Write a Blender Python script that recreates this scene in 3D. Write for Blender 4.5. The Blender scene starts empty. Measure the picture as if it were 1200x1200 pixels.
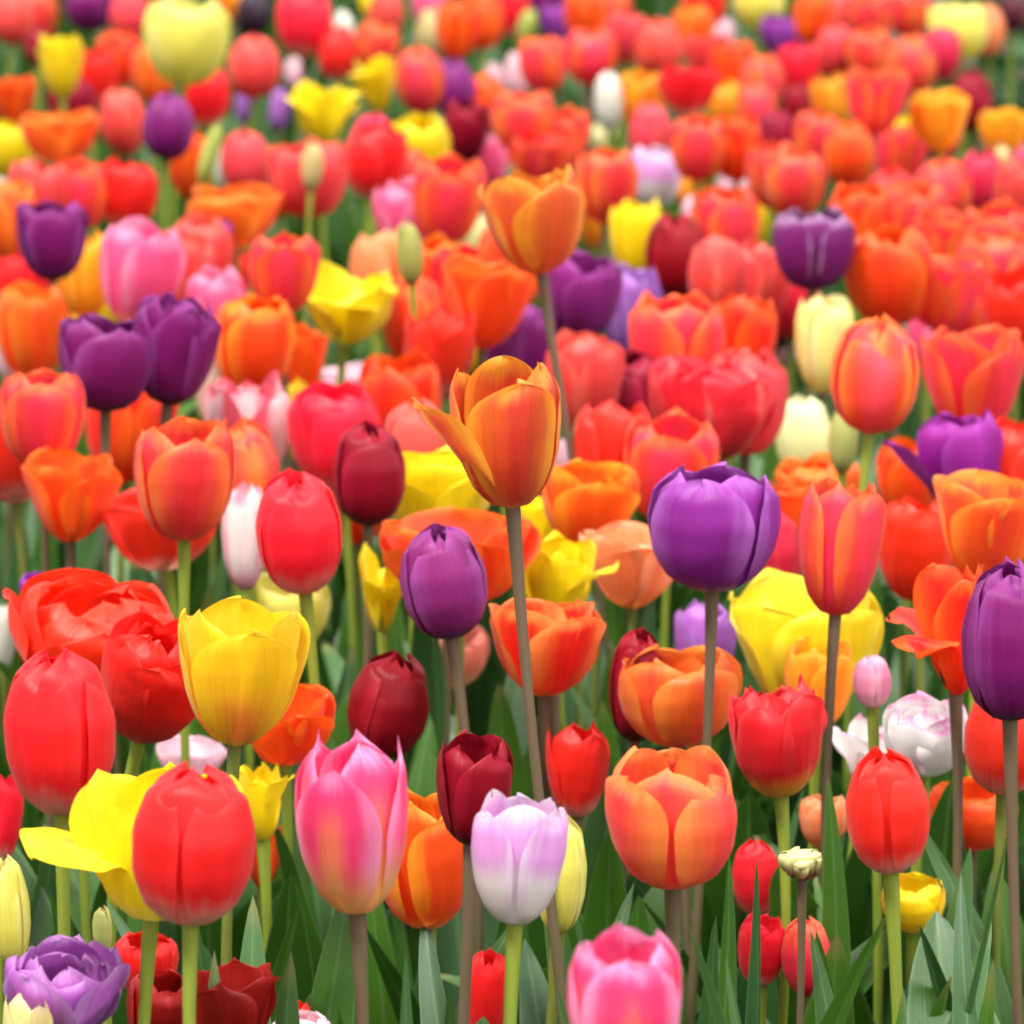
import bpy, math, random
import numpy as np
from mathutils import Vector, Matrix

random.seed(11)
rng = np.random.default_rng(11)
R = math.radians
scene = bpy.context.scene
col = scene.collection

# ------------------------------------------------------------------ camera, sky, sun, exposure
CAM_Z = 1.03
FPX = 5430.0                      # focal length in pixels of the 1200 px photograph
HORIZON = -475.0                  # picture row of the horizon, above the frame
PITCH = math.atan((600 - HORIZON) / FPX)
cam_data = bpy.data.cameras.new('camera')
cam = bpy.data.objects.new('camera', cam_data)
col.objects.link(cam)
cam.location = (0, 0, CAM_Z)
cam.rotation_euler = (math.pi / 2 - PITCH, 0, 0)
cam_data.sensor_width = 36
cam_data.lens = 36 * FPX / 1200
cam_data.clip_start = 0.05
cam_data.clip_end = 500
cam_data.dof.use_dof = True
cam_data.dof.focus_distance = 2.25
cam_data.dof.aperture_fstop = 14.5
cam_data.dof.aperture_blades = 7
scene.camera = cam

SUN_EL, SUN_AZ = R(60), R(-48)    # high soft sun behind the camera's left shoulder
world = bpy.data.worlds.new('World')
scene.world = world
world.use_nodes = True
wn, wl = world.node_tree.nodes, world.node_tree.links
sky = wn.new('ShaderNodeTexSky')
sky.sky_type = 'NISHITA'
sky.sun_disc = False
sky.sun_elevation = SUN_EL
sky.sun_rotation = math.pi + SUN_AZ
sky.dust_density = 4.0
sky.ozone_density = 0.6
veil = wn.new('ShaderNodeHueSaturation')     # thin cloud takes most of the blue out
veil.inputs['Saturation'].default_value = 0.12
wl.new(sky.outputs[0], veil.inputs['Color'])
wl.new(veil.outputs[0], wn['Background'].inputs['Color'])
wn['Background'].inputs['Strength'].default_value = 0.135

sun_data = bpy.data.lights.new('sun', 'SUN')
sun_data.energy = 2.1
sun_data.angle = R(13)
sun_data.color = (1.0, 0.965, 0.91)
sun = bpy.data.objects.new('sun', sun_data)
col.objects.link(sun)
sun.rotation_euler = (math.pi / 2 - SUN_EL, 0, SUN_AZ)

vs = scene.view_settings
scene.display_settings.display_device = 'sRGB'
vs.view_transform = 'Standard'
vs.look = 'None'
vs.gamma = 1
vs.exposure = 1.45
scene.cycles.use_denoising = True
scene.cycles.filter_width = 2.0
scene.cycles.max_bounces = 8
scene.cycles.diffuse_bounces = 5
scene.cycles.transmission_bounces = 6
scene.cycles.sample_clamp_indirect = 8

# ------------------------------------------------------------------ helpers
def slope(px, py):
    """Direction of the ray through a picture point, scaled so that y = 1."""
    a, b = (px - 600) / FPX, -(py - 600) / FPX
    c, s = math.cos(PITCH), math.sin(PITCH)
    y = c + b * s
    z = -s + b * c
    return a / y, z / y

def at(px, py, d):
    sx, sz = slope(px, py)
    return Vector((sx * d, d, CAM_Z + sz * d))

def mesh_obj(name, verts, faces, uvs, mat, parent=None, loc=None):
    me = bpy.data.meshes.new(name)
    me.from_pydata([tuple(v) for v in verts], [], faces)
    if uvs is not None:
        lay = me.uv_layers.new(name='UVMap')
        li = np.empty(len(me.loops), dtype=np.int32)
        me.loops.foreach_get('vertex_index', li)
        lay.data.foreach_set('uv', np.asarray(uvs, dtype=np.float32)[li].ravel())
    me.polygons.foreach_set('use_smooth', [True] * len(me.polygons))
    me.materials.append(mat)
    o = bpy.data.objects.new(name, me)
    col.objects.link(o)
    if parent is not None:
        o.parent = parent
    if loc is not None:
        o.location = loc
    return o

def grid_faces(ns, nt):
    f = []
    for j in range(nt - 1):
        for i in range(ns - 1):
            a = j * ns + i
            f.append((a, a + 1, a + ns + 1, a + ns))
    return f

def cr(keys, x):
    """Smooth curve through evenly indexed keys [(t, value)...]."""
    t = [k[0] for k in keys]
    v = [k[1] for k in keys]
    fine = np.linspace(0, 1, 81)
    lin = np.interp(fine, t, v)
    k = np.array([1, 2, 3, 4, 3, 2, 1.0]); k /= k.sum()
    pad = np.concatenate([2 * lin[0] - lin[3:0:-1], lin, 2 * lin[-1] - lin[-2:-5:-1]])
    return np.interp(x, fine, np.convolve(pad, k, 'valid'))

# ------------------------------------------------------------------ materials
def nodes_of(name):
    m = bpy.data.materials.new(name)
    m.use_nodes = True
    nt = m.node_tree
    nt.nodes.clear()
    return m, nt

class NT:
    def __init__(s, nt): s.nt = nt
    def n(s, typ, **kw):
        nd = s.nt.nodes.new(typ)
        for k, v in kw.items(): setattr(nd, k, v)
        return nd
    def l(s, a, b): s.nt.links.new(a, b)
    def math(s, op, a, b=None, clamp=False):
        nd = s.n('ShaderNodeMath', operation=op, use_clamp=clamp)
        for i, v in enumerate((a, b)):
            if v is None: continue
            if isinstance(v, (int, float)): nd.inputs[i].default_value = v
            else: s.l(v, nd.inputs[i])
        return nd.outputs[0]
    def ramp(s, x, lo, hi, a=0.0, b=1.0):
        nd = s.n('ShaderNodeMapRange', interpolation_type='SMOOTHSTEP')
        s.l(x, nd.inputs[0])
        for i, v in enumerate((lo, hi, a, b)): nd.inputs[1 + i].default_value = v
        return nd.outputs[0]
    def mix(s, f, a, b, blend='MIX'):
        nd = s.n('ShaderNodeMix', data_type='RGBA', blend_type=blend)
        if isinstance(f, (int, float)): nd.inputs[0].default_value = f
        else: s.l(f, nd.inputs[0])
        for idx, v in ((6, a), (7, b)):
            if isinstance(v, tuple): nd.inputs[idx].default_value = (*v[:3], 1)
            else: s.l(v, nd.inputs[idx])
        return nd.outputs[2]

def petal_material(name, main, edge=None, ew=(.55, 1.0), ea=.8, base=None, bh=.22, ba=.9, flame=None, fw=.5, fa=.8,
                   fv=1.0, top=None, tv=(.45, .8), trans=.4, rough=.40, spec=.36, var=.006):
    m, nt = nodes_of(name)
    N = NT(nt)
    uv = N.n('ShaderNodeUVMap')
    sep = N.n('ShaderNodeSeparateXYZ'); N.l(uv.outputs[0], sep.inputs[0])
    info = N.n('ShaderNodeObjectInfo')
    au = N.math('ABSOLUTE', N.math('SUBTRACT', N.math('MULTIPLY', sep.outputs[0], 2), 1))
    v = sep.outputs[1]
    mp = N.n('ShaderNodeMapping'); N.l(uv.outputs[0], mp.inputs[0]); mp.inputs['Scale'].default_value = (9, 1.1, 1)
    w = N.math('MULTIPLY', info.outputs['Random'], 60)
    st = N.n('ShaderNodeTexNoise', noise_dimensions='4D'); N.l(mp.outputs[0], st.inputs['Vector']); N.l(w, st.inputs['W'])
    st.inputs['Scale'].default_value = 1.6; st.inputs['Detail'].default_value = 5
    mp2 = N.n('ShaderNodeMapping'); N.l(uv.outputs[0], mp2.inputs[0]); mp2.inputs['Scale'].default_value = (2.2, 1.5, 1)
    bl = N.n('ShaderNodeTexNoise', noise_dimensions='4D'); N.l(mp2.outputs[0], bl.inputs['Vector']); N.l(w, bl.inputs['W'])
    bl.inputs['Scale'].default_value = 1.3; bl.inputs['Detail'].default_value = 2
    mp3 = N.n('ShaderNodeMapping'); N.l(uv.outputs[0], mp3.inputs[0]); mp3.inputs['Scale'].default_value = (46, 2.2, 1)
    vn = N.n('ShaderNodeTexNoise', noise_dimensions='4D'); N.l(mp3.outputs[0], vn.inputs['Vector']); N.l(w, vn.inputs['W'])
    vn.inputs['Scale'].default_value = 1.5; vn.inputs['Detail'].default_value = 3
    sp = N.n('ShaderNodeTexNoise', noise_dimensions='4D'); N.l(uv.outputs[0], sp.inputs['Vector']); N.l(w, sp.inputs['W'])
    sp.inputs['Scale'].default_value = 26; sp.inputs['Detail'].default_value = 4
    wob = N.math('ADD', N.math('MULTIPLY', N.math('SUBTRACT', st.outputs[0], .5), .36),
                 N.math('MULTIPLY', N.math('SUBTRACT', bl.outputs[0], .5), .5))
    auw = N.math('ADD', au, wob)
    vw = N.math('ADD', v, N.math('MULTIPLY', wob, .45))
    c = main
    if top is not None:
        c = N.mix(N.ramp(vw, *tv), c, top)
    if flame is not None:
        f = N.math('MULTIPLY', N.ramp(auw, fw, 0), N.ramp(vw, fv, fv - .35) if fv < 1 else 1.0)
        c = N.mix(N.math('MULTIPLY', f, fa), c, flame)
    if edge is not None:
        tip = N.ramp(vw, .82, 1.02)
        e = N.math('MAXIMUM', N.ramp(auw, *ew), tip)
        e = N.math('MULTIPLY', e, N.ramp(v, .08, .4))
        c = N.mix(N.math('MULTIPLY', e, ea), c, edge)
    if base is not None:
        c = N.mix(N.math('MULTIPLY', N.ramp(vw, bh, bh * .25), ba), c, base)
    hs = N.n('ShaderNodeHueSaturation')
    tint = N.n('ShaderNodeSeparateColor'); N.l(info.outputs['Color'], tint.inputs[0])   # one tint for the whole bloom
    N.l(N.math('ADD', N.math('MULTIPLY', tint.outputs[0], 2 * var), .5 - var), hs.inputs['Hue'])
    val = N.math('ADD', N.math('MULTIPLY', st.outputs[0], .30), N.math('ADD', N.math('MULTIPLY', tint.outputs[1], .22), .60))
    val = N.math('ADD', val, N.math('MULTIPLY', vn.outputs[0], .30))
    val = N.math('SUBTRACT', val, N.math('MULTIPLY', N.ramp(sp.outputs[0], .68, .76), .16))      # the odd bruise and speck
    N.l(val, hs.inputs['Value'])
    if isinstance(c, tuple): hs.inputs['Color'].default_value = (*c, 1)
    else: N.l(c, hs.inputs['Color'])
    c = hs.outputs[0]
    bump = N.n('ShaderNodeBump'); bump.inputs['Strength'].default_value = .36; bump.inputs['Distance'].default_value = .0018
    N.l(N.math('ADD', st.outputs[0], N.math('MULTIPLY', vn.outputs[0], .45)), bump.inputs['Height'])
    p = N.n('ShaderNodeBsdfPrincipled')
    N.l(c, p.inputs['Base Color']); N.l(bump.outputs[0], p.inputs['Normal'])
    p.inputs['Roughness'].default_value = rough
    p.inputs['Specular IOR Level'].default_value = spec
    p.inputs['Sheen Weight'].default_value = .12 if max(main) > .6 else .02; p.inputs['Sheen Roughness'].default_value = .45
    tr = N.n('ShaderNodeBsdfTranslucent'); N.l(c, tr.inputs[0])
    mx = N.n('ShaderNodeMixShader'); mx.inputs[0].default_value = trans
    N.l(p.outputs[0], mx.inputs[1]); N.l(tr.outputs[0], mx.inputs[2])
    out = N.n('ShaderNodeOutputMaterial'); N.l(mx.outputs[0], out.inputs[0])
    return m

RED = dict(main=(.80, .010, .014), edge=(.84, .03, .04), ew=(.7, 1.05), ea=.6, base=(.74, .46, .36), bh=.36, ba=.85)
PAL = {
 'red': RED,
 'redb': dict(main=(.80, .012, .005), edge=(.8, .05, .03), ew=(.7, 1.1), ea=.5),
 'red2': dict(main=(.78, .025, .025), flame=(.85, .28, .22), fw=.16, fa=.6, base=(.8, .3, .2), bh=.15),
 'redy': dict(main=(.70, .012, .01), edge=(.75, .05, .05), ea=.5, base=(.9, .55, .04), bh=.36),
 'redc': dict(main=(.74, .02, .03), top=(.85, .16, .06), tv=(.55, .9)),
 'dred': dict(main=(.26, .005, .008), edge=(.42, .012, .016), ew=(.6, 1.1)),
 'cred': dict(main=(.78, .05, .055), edge=(.86, .17, .11), ew=(.6, 1.05), ea=.7, flame=(.8, .08, .10), fw=.4, fa=.5),
 'coral': dict(main=(.82, .075, .035), edge=(.89, .20, .04), ew=(.45, .95), ea=.85, flame=(.78, .032, .06), fw=.8, fa=.95),
 'coral2': dict(main=(.80, .05, .025), edge=(.88, .22, .025), ew=(.5, .95), ea=.95, flame=(.80, .07, .12), fw=.6, fa=.85),
 'coralo': dict(main=(.84, .11, .015), edge=(.90, .27, .03), ew=(.5, .95), ea=.9, flame=(.80, .045, .025), fw=.6, fa=.85),
 'coralo2': dict(main=(.84, .15, .025), edge=(.89, .27, .04), ew=(.5, .95), ea=.9, flame=(.78, .035, .025), fw=.5, fa=.85, base=(.80, .06, .03), bh=.3),
 'salmon': dict(main=(.84, .14, .045), edge=(.88, .27, .055), ew=(.4, .9), ea=.9, flame=(.78, .04, .045), fw=.6, fa=.9, base=(.68, .09, .025), bh=.28),
 'dusty': dict(main=(.68, .10, .07), edge=(.72, .16, .08), ea=.5),
 'ored': dict(main=(.84, .075, .006), edge=(.88, .17, .012), ew=(.5, 1.0), ea=.7, flame=(.80, .025, .006), fw=.6, fa=.8),
 'ored2': dict(main=(.80, .035, .006), edge=(.88, .19, .02), ew=(.5, 1.0), ea=.75),
 'ored3': dict(main=(.80, .06, .010), edge=(.90, .30, .06), ew=(.3, .9), ea=.95, flame=(.80, .016, .01), fw=.6, fa=.9, base=(.85, .25, .02), bh=.15),
 'orange': dict(main=(.86, .16, .012), edge=(.90, .32, .03), ew=(.5, 1.0), ea=.7, flame=(.82, .06, .01), fw=.4, fa=.6),
 'orange2': dict(main=(.84, .09, .006), edge=(.92, .36, .02), ew=(.45, .95), ea=.9, base=(.9, .45, .03), bh=.25),
 'bronze': dict(main=(.78, .20, .02), edge=(.88, .36, .03), ew=(.45, .95), flame=(.66, .075, .025), fw=1.0, fa=.95, fv=1.0),
 'bronze2': dict(main=(.82, .24, .02), edge=(.92, .42, .035), ew=(.5, .95), flame=(.62, .045, .02), fw=1.15, fa=.98, fv=1.02, base=(.62, .30, .04), bh=.12),
 'tang': dict(main=(.90, .36, .015), edge=(.93, .50, .03), ew=(.5, 1.0), flame=(.86, .14, .01), fw=.4, fa=.5),
 'yel': dict(main=(.80, .57, .003), edge=(.88, .67, .008), base=(.62, .52, .03), bh=.25, trans=.32),
 'yelr': dict(main=(.78, .56, .003), edge=(.87, .66, .008), base=(.70, .56, .03), bh=.3, trans=.3),
 'yel2': dict(main=(.78, .56, .006), edge=(.88, .70, .05), ew=(.6, 1.0), base=(.86, .36, .008), bh=.5, trans=.32),
 'yelf': dict(main=(.84, .52, .008), edge=(.86, .60, .015), ew=(.5, 1.0), flame=(.84, .22, .035), fw=.95, fa=.95, fv=.62, base=(.62, .44, .03), bh=.16),
 'pyel': dict(main=(.76, .70, .12), edge=(.79, .74, .26), base=(.66, .62, .10), bh=.2),
 'creamy': dict(main=(.85, .74, .22), edge=(.86, .80, .40), flame=(.86, .42, .18), fw=.35, fa=.6),
 'cream': dict(main=(.80, .77, .40), edge=(.83, .81, .52), base=(.66, .66, .22), bh=.25),
 'creamt': dict(main=(.88, .76, .32), edge=(.88, .80, .5), top=(.90, .62, .36), tv=(.75, 1.0)),
 'white': dict(main=(.76, .74, .64), edge=(.78, .76, .70), base=(.7, .72, .45), bh=.2),
 'peach': dict(main=(.86, .26, .09), edge=(.88, .42, .20), ew=(.4, 1.0), base=(.88, .36, .06), bh=.2),
 'peachw': dict(main=(.80, .50, .32), edge=(.82, .62, .5), top=(.84, .66, .58)),
 'peachp': dict(main=(.82, .22, .17), edge=(.84, .32, .26), base=(.86, .72, .30), bh=.5, ba=.95),
 'hot': dict(main=(.70, .018, .06), edge=(.76, .05, .11), ew=(.6, 1.1), ea=.7),
 'pink': dict(main=(.84, .10, .25), edge=(.88, .38, .56), ew=(.55, 1.0), ea=.8, base=(.86, .42, .22), bh=.3),
 'pink2': dict(main=(.82, .05, .17), edge=(.86, .32, .56), ew=(.45, .95), ea=.95, base=(.84, .55, .15), bh=.52, ba=.97, flame=(.86, .28, .11), fw=.42, fa=.85, fv=.85),
 'pinkb': dict(main=(.80, .30, .45), edge=(.84, .55, .66), base=(.84, .68, .66), bh=.4),
 'lpink': dict(main=(.84, .50, .58), edge=(.86, .68, .74), base=(.84, .72, .60), bh=.3),
 'lpinkw': dict(main=(.78, .74, .69), top=(.74, .36, .70), tv=(.42, .64), edge=(.78, .66, .76), ew=(.6, .95), ea=.9, base=(.70, .68, .52), bh=.2),
 'whitepink': dict(main=(.84, .74, .70), edge=(.80, .16, .34), ew=(.5, 1.1), ea=.8, base=(.78, .30, .42), bh=.4),
 'stripe': dict(main=(.84, .66, .66), edge=(.76, .05, .11), ew=(.25, .6), ea=.9, base=(.82, .76, .62), bh=.25),
 'wpink': dict(main=(.90, .88, .86), edge=(.84, .28, .56), ew=(.88, 1.04), ea=.9, trans=.4),
 'pur': dict(main=(.165, .008, .105), edge=(.27, .05, .24), ew=(.45, 1.05), ea=.8, base=(.065, .010, .06), bh=.26, rough=.40, spec=.18, trans=.22),
 'pur2': dict(main=(.14, .010, .10), edge=(.5, .32, .5), ew=(.9, 1.05), ea=.6, base=(.05, .014, .08), bh=.3, rough=.40, spec=.18, trans=.22),
 'pur3': dict(main=(.24, .020, .18), edge=(.32, .06, .28), ea=.7, base=(.14, .04, .20), bh=.3, rough=.40, spec=.18, trans=.25),
 'pur4': dict(main=(.20, .016, .12), edge=(.29, .055, .26), ew=(.35, 1.0), ea=.8, base=(.10, .03, .13), bh=.22, rough=.40, spec=.18, trans=.22),
 'purp': dict(main=(.27, .014, .23), edge=(.36, .05, .36), ea=.7, rough=.40, spec=.18, trans=.25),
 'violet': dict(main=(.22, .018, .22), edge=(.40, .12, .46), ew=(.4, 1.05), ea=.85, base=(.50, .46, .60), bh=.15, ba=.7, rough=.40, spec=.18, trans=.25),
 'vio': dict(main=(.27, .035, .30), edge=(.38, .09, .42), rough=.40, spec=.18),
 'lilac': dict(main=(.40, .13, .48), edge=(.48, .24, .62), base=(.5, .44, .55), bh=.2),
 'lilacd': dict(main=(.47, .13, .52), edge=(.62, .32, .68), ew=(.5, 1.0), ea=.9),
 'mar': dict(main=(.22, .002, .014), edge=(.34, .008, .03), ew=(.5, 1.0), base=(.06, .004, .012), bh=.35, rough=.40, spec=.18, trans=.2),
 'mar2': dict(main=(.20, .002, .011), edge=(.30, .007, .024), ew=(.5, 1.0), base=(.06, .003, .01), bh=.3, rough=.40, spec=.18, trans=.2),
 'dark': dict(main=(.07, .004, .014), edge=(.10, .008, .02), trans=.15),
 'black': dict(main=(.016, .004, .012), edge=(.03, .008, .02), trans=.1),
 'bud': dict(main=(.36, .40, .075), edge=(.46, .46, .12), base=(.24, .32, .06), bh=.3, trans=.2),
 'budg': dict(main=(.36, .38, .09), edge=(.52, .44, .16), ew=(.6, 1.0), base=(.30, .36, .07), bh=.3, trans=.2),
 'budg2': dict(main=(.44, .47, .14), edge=(.55, .40, .14), ew=(.7, 1.0), base=(.32, .38, .08), bh=.3, trans=.2),
 'tanbud': dict(main=(.46, .36, .14), edge=(.52, .34, .14), base=(.36, .33, .09), bh=.3, trans=.2),
 'pinkbud': dict(main=(.55, .52, .24), edge=(.72, .26, .22), ew=(.5, .95), base=(.42, .46, .16), bh=.3, trans=.2),
 'wilt': dict(main=(.60, .58, .24), top=(.15, .06, .022), tv=(.5, .85), trans=.15),
}
_pm = {}
def petal_mat(k):
    if k not in _pm:
        _pm[k] = petal_material('petal_' + k, **PAL[k])
    return _pm[k]

def leaf_material(name, ca, cb, rough=.45, trans=.22):
    m, nt = nodes_of(name)
    N = NT(nt)
    uv = N.n('ShaderNodeUVMap'); info = N.n('ShaderNodeObjectInfo')
    mp = N.n('ShaderNodeMapping'); N.l(uv.outputs[0], mp.inputs[0]); mp.inputs['Scale'].default_value = (44, .9, 1)
    w = N.math('MULTIPLY', info.outputs['Random'], 60)
    st = N.n('ShaderNodeTexNoise', noise_dimensions='4D'); N.l(mp.outputs[0], st.inputs['Vector']); N.l(w, st.inputs['W'])
    st.inputs['Scale'].default_value = 1.4; st.inputs['Detail'].default_value = 4
    geo = N.n('ShaderNodeNewGeometry')
    bl = N.n('ShaderNodeTexNoise'); N.l(geo.outputs['Position'], bl.inputs['Vector']); bl.inputs['Scale'].default_value = 22; bl.inputs['Detail'].default_value = 3
    f = N.math('ADD', N.math('MULTIPLY', info.outputs['Random'], .62), N.math('MULTIPLY', bl.outputs[0], .4))
    c = N.mix(f, ca, cb)
    sepu = N.n('ShaderNodeSeparateXYZ'); N.l(uv.outputs[0], sepu.inputs[0])
    au = N.math('ABSOLUTE', N.math('SUBTRACT', N.math('MULTIPLY', sepu.outputs[0], 2), 1))
    c = N.mix(N.math('MULTIPLY', N.ramp(au, .16, .02), .35), c, (.13, .24, .07))      # paler midrib and thin pale margin
    c = N.mix(N.math('MULTIPLY', N.ramp(au, .9, 1.0), .4), c, (.16, .27, .10))
    dry = N.ramp(N.math('ADD', sepu.outputs[1], N.math('MULTIPLY', N.math('SUBTRACT', info.outputs['Random'], .8), .12)), .955, .99)
    c = N.mix(N.math('MULTIPLY', dry, .4), c, (.26, .20, .07))            # tips that have begun to dry
    hs = N.n('ShaderNodeHueSaturation'); N.l(c, hs.inputs['Color'])
    N.l(N.math('ADD', N.math('MULTIPLY', st.outputs[0], .9), .55), hs.inputs['Value'])
    bump = N.n('ShaderNodeBump'); bump.inputs['Strength'].default_value = .3; bump.inputs['Distance'].default_value = .0015
    N.l(st.outputs[0], bump.inputs['Height'])
    p = N.n('ShaderNodeBsdfPrincipled'); N.l(hs.outputs[0], p.inputs['Base Color']); N.l(bump.outputs[0], p.inputs['Normal'])
    p.inputs['Roughness'].default_value = rough; p.inputs['Specular IOR Level'].default_value = .55
    tr = N.n('ShaderNodeBsdfTranslucent'); N.l(hs.outputs[0], tr.inputs[0])
    mx = N.n('ShaderNodeMixShader'); mx.inputs[0].default_value = trans
    N.l(p.outputs[0], mx.inputs[1]); N.l(tr.outputs[0], mx.inputs[2])
    out = N.n('ShaderNodeOutputMaterial'); N.l(mx.outputs[0], out.inputs[0])
    return m
LEAF = [leaf_material('leaf_green', (.009, .048, .005), (.070, .18, .014), rough=.34, trans=.3),
        leaf_material('leaf_bluish', (.011, .050, .013), (.062, .155, .036), rough=.36)]

def stem_material(name, ca, cb):
    m, nt = nodes_of(name)
    N = NT(nt)
    tc = N.n('ShaderNodeUVMap'); info = N.n('ShaderNodeObjectInfo')
    mp = N.n('ShaderNodeMapping'); N.l(tc.outputs[0], mp.inputs[0]); mp.inputs['Scale'].default_value = (8, 14, 1)
    st = N.n('ShaderNodeTexNoise', noise_dimensions='4D'); N.l(mp.outputs[0], st.inputs['Vector'])
    N.l(N.math('MULTIPLY', info.outputs['Random'], 40), st.inputs['W']); st.inputs['Scale'].default_value = 1.0; st.inputs['Detail'].default_value = 4
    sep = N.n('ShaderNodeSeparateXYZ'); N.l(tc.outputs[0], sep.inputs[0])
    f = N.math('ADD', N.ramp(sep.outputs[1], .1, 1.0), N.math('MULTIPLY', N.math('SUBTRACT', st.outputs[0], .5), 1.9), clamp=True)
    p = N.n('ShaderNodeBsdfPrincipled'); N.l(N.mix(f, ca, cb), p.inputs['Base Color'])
    p.inputs['Roughness'].default_value = .45
    p.inputs['Specular IOR Level'].default_value = .35
    out = N.n('ShaderNodeOutputMaterial'); N.l(p.outputs[0], out.inputs[0])
    return m
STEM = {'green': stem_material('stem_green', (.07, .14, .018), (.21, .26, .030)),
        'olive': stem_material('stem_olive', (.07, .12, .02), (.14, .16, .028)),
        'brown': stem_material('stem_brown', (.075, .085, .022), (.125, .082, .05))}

def soil_material():
    m, nt = nodes_of('soil')
    N = NT(nt)
    tc = N.n('ShaderNodeTexCoord')
    n1 = N.n('ShaderNodeTexNoise'); N.l(tc.outputs['Object'], n1.inputs['Vector']); n1.inputs['Scale'].default_value = 38; n1.inputs['Detail'].default_value = 8
    bump = N.n('ShaderNodeBump'); N.l(n1.outputs[0], bump.inputs['Height']); bump.inputs['Distance'].default_value = .02
    p = N.n('ShaderNodeBsdfPrincipled'); N.l(N.mix(n1.outputs[0], (.022, .016, .010), (.085, .06, .038)), p.inputs['Base Color'])
    N.l(bump.outputs[0], p.inputs['Normal']); p.inputs['Roughness'].default_value = .95
    out = N.n('ShaderNodeOutputMaterial'); N.l(p.outputs[0], out.inputs[0])
    return m

def plain(name, c, rough=.6):
    m, nt = nodes_of(name)
    N = NT(nt)
    geo = N.n('ShaderNodeTexCoord')
    ns = N.n('ShaderNodeTexNoise'); N.l(geo.outputs['Object'], ns.inputs['Vector']); ns.inputs['Scale'].default_value = 300
    p = N.n('ShaderNodeBsdfPrincipled')
    N.l(N.mix(ns.outputs[0], tuple(x * .75 for x in c), tuple(min(1, x * 1.25) for x in c)), p.inputs['Base Color'])
    p.inputs['Roughness'].default_value = rough
    out = N.n('ShaderNodeOutputMaterial'); N.l(p.outputs[0], out.inputs[0])
    return m
M_PISTIL = plain('pistil_green', (.50, .52, .16))
M_ANTHER = plain('anther_dark', (.05, .03, .05))

# ------------------------------------------------------------------ setting: one sheet of soil
def build_ground():
    n = 61
    xs = np.sign(np.linspace(-1, 1, n)) * np.abs(np.linspace(-1, 1, n)) ** 3 * 60
    ys = np.sign(np.linspace(-1, 1, n)) * np.abs(np.linspace(-1, 1, n)) ** 3 * 60 + 4
    verts = []
    for y in ys:
        for x in xs:
            verts.append((x, y, -.012 + .012 * math.sin(x * 9.1 + y * 3.3) * math.cos(y * 7.7 - x * 2.2)))
    g = mesh_obj('ground', verts, grid_faces(n, n), None, soil_material())
    g['kind'] = 'structure'
build_ground()

# ------------------------------------------------------------------ tulip parts
TK = (0, .08, .22, .42, .64, .84, 1.0)
PROF = [  # openness, radius keys, height keys
 (0.0, (.10, .40, .74, .97, .99, .74, .20), (0, .02, .13, .36, .64, .90, 1.0)),
 (0.5, (.10, .38, .68, .90, 1.0, .97, .80), (0, .02, .14, .37, .63, .86, 1.0)),
 (1.0, (.10, .34, .60, .79, .92, 1.0, 1.03), (0, .05, .20, .42, .66, .87, 1.0)),
 (1.6, (.10, .24, .40, .56, .74, .92, 1.06), (0, .10, .30, .55, .79, .93, .97)),
 (2.3, (.08, .22, .40, .60, .82, 1.0, 1.10), (0, .14, .34, .50, .60, .60, .50)),
 (3.0, (.08, .26, .50, .74, .98, 1.12, 1.16), (0, .14, .26, .32, .28, .14, -.04)),
 (4.0, (.10, .40, .80, 1.02, 1.0, .86, .70), (.62, .82, 1.0, .90, .62, .30, .10)),
]
def profile(op, t):
    ops = [p[0] for p in PROF]
    op = min(max(op, 0), ops[-1])
    r = [np.interp(op, ops, [p[1][k] for p in PROF]) for k in range(7)]
    z = [np.interp(op, ops, [p[2][k] for p in PROF]) for k in range(7)]
    return cr(list(zip(TK, r)), t), cr(list(zip(TK, z)), t)

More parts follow.
